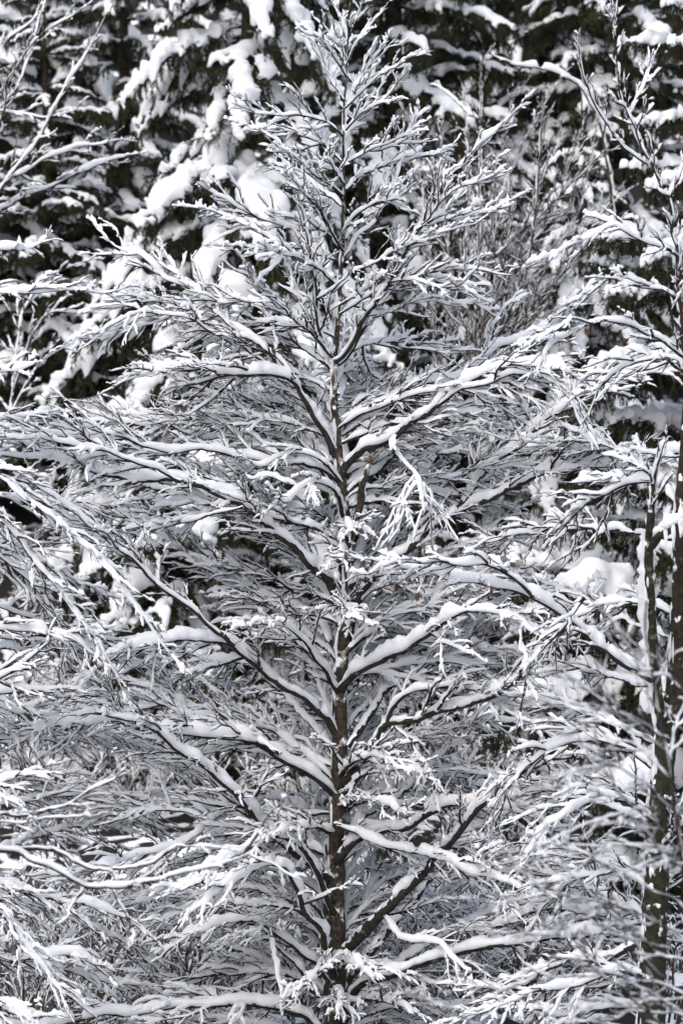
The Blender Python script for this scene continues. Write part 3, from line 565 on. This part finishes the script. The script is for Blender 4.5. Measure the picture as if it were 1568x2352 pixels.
VEIL = [
 ([(1525, 1690), (1460, 1650), (1400, 1635), (1340, 1625), (1285, 1622)], 6, 2.5), ([(1515, 1640), (1470, 1560), (1430, 1500), (1395, 1465), (1365, 1440)], 5, 2.5),
 ([(1540, 1790), (1480, 1730), (1420, 1700), (1370, 1685), (1320, 1670)], 6, 2.5), ([(1550, 1860), (1470, 1790), (1390, 1760), (1300, 1775), (1260, 1790)], 6, 2.5),
 ([(1560, 1960), (1490, 1880), (1420, 1820), (1380, 1740), (1370, 1680)], 6, 2.5), ([(1590, 2100), (1500, 2040), (1400, 1990), (1320, 1960), (1240, 1890), (1170, 1790)], 7, 2.5),
 ([(1620, 2230), (1530, 2200), (1440, 2130), (1390, 2080), (1300, 2060), (1200, 2062), (1080, 2060)], 7, 2.5), ([(1600, 2150), (1500, 2120), (1400, 2080), (1300, 2150), (1180, 2140), (1050, 2130)], 7, 2.5),
 ([(1680, 2480), (1580, 2400), (1509, 2353), (1434, 2278), (1374, 2223), (1314, 2143), (1234, 2033), (1154, 1978)], 8, 2.5), ([(1690, 2520), (1500, 2480), (1300, 2420), (1104, 2352), (1034, 2303), (960, 2290), (884, 2263)], 8, 2.5),
 ([(1640, 2320), (1520, 2260), (1400, 2240), (1280, 2245), (1150, 2270), (1040, 2250)], 7, 2.5), ([(1660, 2400), (1540, 2330), (1440, 2330), (1330, 2350), (1240, 2330)], 7, 2.5),
 ([(1535, 1750), (1550, 1680), (1570, 1600)], 5, 2.5), ([(1500, 1580), (1530, 1520), (1570, 1490)], 4, 2), ([(1495, 1540), (1450, 1500), (1420, 1440)], 4, 2)]
for k in range(14):
    x0 = rng.uniform(1500, 1620); y0 = rng.uniform(1620, 2380); ln = rng.uniform(160, 420); an = rng.uniform(-.5, .9)
    VEIL.append(([(x0, y0), (x0 - ln * .5 * math.cos(an), y0 - ln * .5 * math.sin(an) - 12), (x0 - ln * math.cos(an), y0 - ln * math.sin(an))], 5, 2))
for pts, wa, wb in VEIL:
    build_limb(near2, smooth_path(sub(near2, trace(pts, FY, FY + rng.uniform(-1.2, 1.2))), .05), wa * PXM / 2 * fs, wb * PXM / 2 * fs, NR)
print('near', TRIS[0], time.time() - T0)

# ------------------------------------------------------------------ spruces behind
def remeshed(name, geo, voxel, mat):
    me = make_mesh(name + '_raw', geo, mat); o = bpy.data.objects.new(name, me); COL.objects.link(o)
    md = o.modifiers.new('r', 'REMESH'); md.mode = 'VOXEL'; md.voxel_size = voxel; md.use_smooth_shade = True
    ms = o.modifiers.new('s', 'SMOOTH'); ms.factor = 0.5; ms.iterations = 2
    dg = bpy.context.evaluated_depsgraph_get(); out = bpy.data.meshes.new_from_object(o.evaluated_get(dg)); out.name = name
    bpy.data.objects.remove(o); bpy.data.meshes.remove(me)
    if not out.materials: out.materials.append(mat)
    n = len(out.vertices); e = np.empty(len(out.edges) * 2, np.int32); out.edges.foreach_get('vertices', e); e = e.reshape(-1, 2); lab = np.arange(n)
    while True:
        m = np.minimum(lab[e[:, 0]], lab[e[:, 1]]); old = lab.copy(); np.minimum.at(lab, e[:, 0], m); np.minimum.at(lab, e[:, 1], m); lab = lab[lab]
        if (lab == old).all(): break
    big = np.bincount(lab).argmax(); bm = bmesh.new(); bm.from_mesh(out); bm.verts.ensure_lookup_table()
    bmesh.ops.delete(bm, geom=[bm.verts[int(i)] for i in np.nonzero(lab != big)[0]], context='VERTS'); bm.to_mesh(out); bm.free()
    TRIS[0] += 2 * len(out.polygons); return out
def needles_on(geo, P, step, ln, wd, per):
    """narrow needle tufts round each shoot"""
    N, K = P.shape[:2]; L = np.linalg.norm(np.diff(P, axis=1), axis=2).sum(1); n = np.maximum(2, (L / step).astype(int))
    idx = np.repeat(np.arange(N), n * per); C = len(idx); t = rng.random(C); pos, T = at_frac(P, t, idx)
    a = rng.random(C) * 2 * math.pi; S = nrm(np.cross(T, Z) + 1e-3); U = np.cross(S, T)
    d = nrm(T * 0.75 + np.cos(a)[:, None] * S * .8 + np.sin(a)[:, None] * U * .6 - 0.12 * Z)
    w = nrm(np.cross(d, rng.normal(size=(C, 3)))); l = ln * rng.uniform(.6, 1.3, C)[:, None]
    V = np.stack([pos - w * wd / 2, pos + w * wd / 2, pos + d * l], 1); geo.add(V, np.arange(C * 3).reshape(-1, 3))
def make_bough(L, droop, hang, snowk):
    s = np.linspace(0, 1, 10)[:, None]
    ax = np.concatenate([s * L, np.zeros_like(s), L * (0.16 * s - droop * s ** 2)], 1) + np.cumsum(rng.normal(size=(10, 3)) * .012 * L, 0) * [0, 1, .6]
    A = ax[None]; LA = np.array([L]); RA = np.linspace(.022, .006, 10)[None]
    B, BR, BL, _ = children(A, LA, RA, .075, .10, 1.0, L * .40, .95, .10, -.08, .28, 6, .006, .003, lenfn=lambda t: np.clip(.35 + 2.2 * t, 0, 1) * (1.1 - .85 * t), turn=.5, wob=.02, jitroll=.12)
    C, CR, CL, _ = children(B, BL, BR, .10, .15, 1.0, .17, .75, .25, -.25 - hang * .3, .3 + hang, 4, .003, .002, turn=.2, wob=.03)
    H, HR, HL, _ = children(B, BL, BR, .10, .15, .95, .16 + .16 * hang, .9, .8, -1.3, .25, 4, .003, .002, turn=.0, wob=.03)
    N2, _, _, _ = children(B, BL, BR, .085, .3, 1.0, .15, .7, .9, .45, .05, 3, .003, .002, turn=.2, wob=.03)
    g = Geo(); tubes(g, A, RA, 5); tubes(g, B, BR, 3); needles_on(g, N2, .020, .06, .012, 4)
    needles_on(g, B, .022, .065, .012, 4); needles_on(g, C, .022, .06, .012, 4); needles_on(g, H, .022, .06, .012, 4); needles_on(g, A, .03, .05, .011, 4)
    me = make_mesh('bough', g, M['needles'], False)
    gs = Geo()
    snow_on(gs, A, RA, np.array([.10 * snowk]), np.array([.085 * snowk]), 30, 8, .45, .16, .15, .93, jag=.06)
    k = rng.random(len(BL)) < .85
    snow_on(gs, B[k], BR[k], .085 * snowk * rng.uniform(.6, 1.3, k.sum()), .050 * snowk * rng.uniform(.7, 1.3, k.sum()), 9, 8, .40, .20, .0, .78, jag=.06)
    k = rng.random(len(CL)) < .28 * snowk
    snow_on(gs, C[k], CR[k], .05 * snowk * rng.uniform(.6, 1.2, k.sum()), .032 * rng.uniform(.7, 1.3, k.sum()), 6, 6, .3, .1, .0, .8)
    return me, remeshed('snow', gs, .027, M['snow'])
BOUGHS = {'clump': [make_bough(2.0, .46 + .07 * i, .6, 1.5) for i in range(4)],
          'shelf': [make_bough(2.1, .14 + .05 * i, 1.2, 1.7) for i in range(3)],
          'dark': [make_bough(2.0, .36 + .06 * i, .5, .85) for i in range(3)]}
print('boughs', TRIS[0], time.time() - T0)
def spruce(px, Y, H, rmax, kind, label, step=.52, per=6, top_y=-80, only=None):
    base = pix(float(px), 1176.0, Y); base[2] = ground_z(base[0], Y)
    t = thing('spruce_tree', label, 'tree', tuple(base), 'snow-laden spruces on the slope')
    zz = np.linspace(-.3, H, 24); g = Geo(); tubes(g, np.stack([np.zeros(24), np.zeros(24), zz], 1)[None], np.interp(zz, [-.3, 0, H], [.24, .19, .02])[None] * H / 14, 9, .05)
    part('trunk', g, M['spruce_bark'], t)
    dcam = Y + 40; zlo = 9.5 - dcam * .24 - base[2]; zhi = 9.5 + dcam * .065 - base[2]
    z = .6; n = 0
    while z < H - .3:
        f = 1 - z / H; L = rmax * min(1, .12 + 1.15 * f) * rng.uniform(.85, 1.1)
        if zlo - 1.2 < z < zhi + 1.5:
            a0 = rng.random() * 6.28
            for j in range(per):
                a = a0 + j * 2 * math.pi / per + rng.normal() * .18
                if math.sin(a) > .55: continue                     # far side of the stem, never seen
                if only and not only(a, z): continue
                me, ms = BOUGHS[kind][rng.integers(len(BOUGHS[kind]))]
                s = L / 2.05 * rng.uniform(.8, 1.15)
                b = link('bough', me, t); b.location = (0, 0, z + rng.normal() * .09); b.rotation_euler = (rng.normal() * .12, rng.normal() * .10 - .12 * (1 - f) + (.22 if kind == 'clump' else 0), a); b.scale = (s, s * rng.uniform(.85, 1.2), s)
                link('snow', ms, b); n += 1
        z += step * rng.uniform(.8, 1.2)
    return n
nb = 0
for a in [
 (570, 20, 15.5, 3.8, 'clump', 'big spruce behind the beech, its white snow clumps hanging toward upper left', .62),
 (900, 24, 17, 3.0, 'dark', 'dark green spruce behind the beech top, snow ridge on its upper bough'),
 (1640, 12, 15, 3.0, 'shelf', 'spruce at the right edge with flat snow shelves and hanging needle combs', .72, 7),
 (50, 31, 17, 3.0, 'clump', 'pale grey spruce far back in the upper left corner'),
 (1240, 34, 18, 3.0, 'dark', 'far spruce with large drooping snowy boughs right of the beech top'),
 (290, 27, 11, 2.8, 'dark', 'spruce low behind the left side of the beech crown'),
 (1120, 22, 7, 2.4, 'dark', 'short dark spruce behind the right middle of the beech'),
 (440, 18.5, 7.0, 2.3, 'dark', 'young spruce behind the lower left limbs of the beech'),
 (1420, 25, 15, 2.8, 'dark', 'dark spruce between the far spruce and the right edge spruce'),
 (330, 40, 18, 3.2, 'dark', 'tall dim spruce high on the slope at upper left centre'),
 (760, 36, 19, 3.2, 'dark', 'tall dim spruce hidden behind the top of the beech'),
 (1500, 40, 18, 3.2, 'clump', 'tall dim spruce high on the slope at the upper right corner'),
 (-120, 24, 12, 2.8, 'dark', 'spruce cut by the left edge behind thin bare stems'),
 (110, 23, 9, 2.6, 'dark', 'spruce low at the left edge behind the hanging beech boughs'),
 (1330, 21, 8, 2.4, 'clump', 'spruce low behind the right limbs of the beech'),
 (900, 18.5, 6, 2.2, 'dark', 'small spruce right behind the trunk of the beech')]:
    nb += spruce(*a)
print('spruces', nb, TRIS[0], time.time() - T0)

# ------------------------------------------------------------------ bare saplings and brushwood between beech and forest
def bare(label, paths, Y, snow, mat='brush', dens=.6, l1=.8, lift=.15, cat='sapling', base=None):
    p0 = trace(paths[0][0][:1] + paths[0][0][1:2], Y, Y)[0]; loc = np.array([p0[0], Y, ground_z(p0[0], Y)])
    t = thing('bare_sapling', label, cat, tuple(loc)); k = (40 + Y) / 40
    for pts, wa, wb in paths:
        build_limb(t, smooth_path(trace(pts, Y, Y + rng.uniform(-.8, .8)) - loc, .1), wa * PXM / 2 * k, wb * PXM / 2 * k,
                   dict(name='stem', mat=mat, dens=dens, l1=l1, lift=lift, droop=.05, roll=.8, tsnow=snow, snow=snow, nbr=0, thick=1.4, fine=.2, gap=.2))
bare('blurred bare sapling leaning in from the left edge, light snow on its stems', [
 ([(-180, 900), (-100, 610), (0, 435), (75, 340), (150, 205), (215, 100), (250, 30)], 13, 4), ([(-110, 640), (-60, 520), (0, 482), (70, 447), (140, 417), (250, 368), (325, 355)], 13, 4),
 ([(-60, 520), (0, 432), (75, 382), (150, 347), (290, 315)], 10, 3), ([(-80, 560), (-30, 350), (0, 250), (50, 180), (105, 0), (110, -60)], 9, 3),
 ([(-50, 450), (-20, 220), (10, 105), (60, 60), (110, 10)], 7, 3), ([(-40, 420), (10, 240), (25, 170), (100, 80), (190, 20)], 8, 3), ([(-70, 530), (-20, 280), (30, 258), (100, 272), (180, 250)], 7, 3)], 12, .8, dens=.45, l1=.7)
bare('reddish brown bare sapling thicket left of the right edge spruce', [
 ([(1080, 1100), (1090, 800), (1098, 600), (1100, 400), (1104, 250), (1108, 110)], 9, 3), ([(1090, 700), (1134, 590), (1234, 500), (1334, 400), (1400, 335)], 9, 4),
 ([(1090, 760), (1180, 610), (1260, 500), (1300, 400), (1340, 320)], 8, 3), ([(1085, 900), (1200, 640), (1230, 480), (1240, 330), (1250, 210)], 8, 3), ([(1085, 850), (1150, 640), (1170, 480), (1160, 330)], 7, 3),
 ([(1085, 950), (1240, 700), (1330, 560), (1400, 470)], 8, 3), ([(1085, 900), (1120, 640), (1140, 400), (1190, 200)], 6, 2), ([(1090, 900), (1210, 720), (1300, 620), (1420, 540)], 7, 3), ([(1085, 980), (1190, 560), (1290, 300)], 6, 2), ([(1085, 980), (1260, 600), (1330, 470), (1380, 250)], 6, 2)], 15, .34, dens=.85, l1=.75, lift=.3)
bare('grey frosted bare brush filling the gap right of the beech top', [
 ([(1010, 1000), (1000, 760), (985, 560), (960, 380), (930, 250)], 7, 2), ([(1015, 980), (1040, 720), (1070, 520), (1075, 330), (1060, 200)], 7, 2), ([(1020, 980), (1120, 760), (1190, 600), (1280, 440), (1350, 260)], 7, 2),
 ([(1015, 1000), (1100, 700), (1130, 500), (1200, 330), (1290, 180)], 6, 2), ([(1020, 1000), (1180, 800), (1300, 700), (1410, 620)], 7, 2), ([(1015, 950), (1030, 600), (1010, 420), (1020, 280)], 6, 2), ([(1020, 980), (1150, 720), (1330, 520), (1440, 440)], 6, 2)], 19, .55, dens=.7, l1=.85, lift=.3)
bare('bent snowy dead stem arching across the gap at upper right', [([(1420, 700), (1400, 420), (1379, 280), (1359, 240), (1324, 195), (1259, 162), (1174, 148), (1120, 120)], 15, 6), ([(1110, 280), (1060, 245), (1010, 200), (985, 195)], 8, 4)], 17, .9, dens=.15, l1=.5)
bare('thin pale bare sapling hanging snow at the left edge below the leaning stems', [([(-40, 1200), (20, 950), (40, 800), (60, 700), (110, 640), (200, 600)], 8, 3), ([(20, 960), (80, 850), (150, 800), (240, 760)], 6, 3), ([(30, 900), (100, 730), (180, 720), (280, 700)], 6, 3)], 14, .9, dens=.5, l1=.7)

def shrub_variant(k):
    W, S, TW, TS = Geo(), Geo(), Geo(), Geo(); n = rng.integers(6, 9); a0 = rng.random() * 6.28
    P = []
    for j in range(n):
        a = a0 + j * 6.28 / n + rng.normal() * .3; h = rng.uniform(1.3, 2.4); r = rng.uniform(.5, 1.3); s = np.linspace(0, 1, 10)[:, None]
        P.append(np.array([0.15 * math.cos(a), .15 * math.sin(a), 0]) + s ** 1.3 * np.array([math.cos(a), math.sin(a), 0]) * r + Z * h * (s * 1.25 - .35 * s ** 2.5) + np.cumsum(rng.normal(size=(10, 3)) * .025, 0))
    P = np.array(P); L = np.linalg.norm(np.diff(P, axis=1), axis=2).sum(1); Rd = np.repeat(np.linspace(.018, .006, 10)[None], n, 0)
    tubes(W, P, Rd, 5); snow_on(S, P, Rd, np.full(n, .030), np.full(n, .012), 30, 6, .5, .2)
    B, BR, BL, _ = children(P, L, Rd, .15, .15, 1, .75, .8, .8, .08, .2, 6, .007, .003, wob=.04)
    C, CR, CL, _ = children(B, BL, BR, .13, .15, 1, .26, .75, .6, .05, .2, 3, .004, .002, wob=.04)
    tubes(TW, B, BR, 3); tubes(TW, C, CR, 3); snow_on(TS, B, BR, rng.uniform(.008, .034, len(BL)), np.full(len(BL), .011), 9, 5, .5, .22); snow_on(TS, C[::2], CR[::2], rng.uniform(.006, .028, len(CL[::2])), np.full(len(CL[::2]), .009), 5, 4, .5, .2)
    return [make_mesh('stems', W, M['brush']), make_mesh('snow', S, M['snow']), make_mesh('twigs', TW, M['brush']), make_mesh('twig_snow', TS, M['snow'])]
SH = [shrub_variant(k) for k in range(4)]
spots = []
for row, (Y, n, s0) in enumerate([(1.2, 8, .6), (2.8, 10, .8), (4.6, 10, .95), (6.5, 8, 1.0), (14.8, 11, .9), (16.2, 12, 1.1), (18, 12, 1.2), (20, 12, 1.25)]):
    for i in range(n):
        wd = 3.8 * (40 + Y) / 40; spots.append((-wd + 2 * wd * (i + .5 + rng.uniform(-.35, .35)) / n, Y + rng.uniform(-.6, .6), s0 * rng.uniform(.75, 1.2)))
for i, (x, y, s) in enumerate(spots):
    near_bank = y < 10
    t = thing('shrub', 'low snow-covered bare shrub on the near stream bank, seen through the lowest beech limbs' if near_bank else 'snow-covered bare shrub on the far bank at the foot of the spruce slope', 'shrub', (x, y, float(ground_z(x, y)) - .05),
              'shrubs on the near bank' if near_bank else 'shrubs on the far bank')
    t.rotation_euler[2] = rng.random() * 6.28; t.scale = (s, s, s * rng.uniform(.85, 1.1))
    for nm, me in zip(('stems', 'snow', 'twigs', 'twig_snow'), SH[i % 4]):
        o = link(nm, me, t)
        if 'twig' in nm: o['kind'] = 'stuff'

# ------------------------------------------------------------------ dry leaves still hanging
lg = []
for k in range(4):
    s = np.linspace(0, 1, 6); w = np.sin(s * math.pi) ** .8 * .018; curl = .012 * np.sin(s * 2.5 + k)
    v = np.concatenate([np.stack([-w, curl + .008, -s * .062], 1), np.stack([0 * s, curl, -s * .062], 1), np.stack([w, curl + .010 * (k % 2), -s * .062], 1)])
    i = np.arange(5); f = np.concatenate([np.stack([i, i + 6, i + 7, i + 1], 1), np.stack([i + 6, i + 12, i + 13, i + 7], 1)])
    lg.append(make_mesh('leaf', Geo().add(v, f), M['leaf']))
def leaves(tree, pts, d):                         # each hangs from the shoot nearest to where the photo shows it
    S_ = np.concatenate(SHOOTS[tree.name])
    for x, y in pts:
        p = pix(float(x), float(y), d + rng.uniform(-.1, .1)) - np.array(tree.location)
        p = S_[np.argmin((((S_ - p) * [1, .12, 1]) ** 2).sum(1))]
        o = link('leaf', lg[rng.integers(4)], tree); o.location = p; o.rotation_euler = (rng.normal() * .5, rng.normal() * .6, rng.random() * 6.28); o.scale = (1.25,) * 3
leaves(right_tree, [(792, 1252), (830, 1262), (854, 1285), (914, 1292), (970, 1205), (924, 1358), (975, 1356), (1126, 1262), (1126, 1326), (1126, 1348), (1096, 1255), (928, 1395), (1349, 1340), (1229, 1282), (1018, 1290), (904, 1388)], -4.3)
leaves(right_tree, [(1405, 780), (1452, 782), (1348, 805), (1530, 830), (1424, 640), (1388, 275), (1566, 980)], -3.4)
leaves(beech, [(626, 808), (52, 1042), (125, 1044), (1215, 235), (980, 1655), (898, 1057), (712, 1300), (815, 2138), (1145, 1780), (1240, 1775), (1360, 1830)], -1.5)
print('total', TRIS[0], 'objects', len(bpy.data.objects), time.time() - T0)
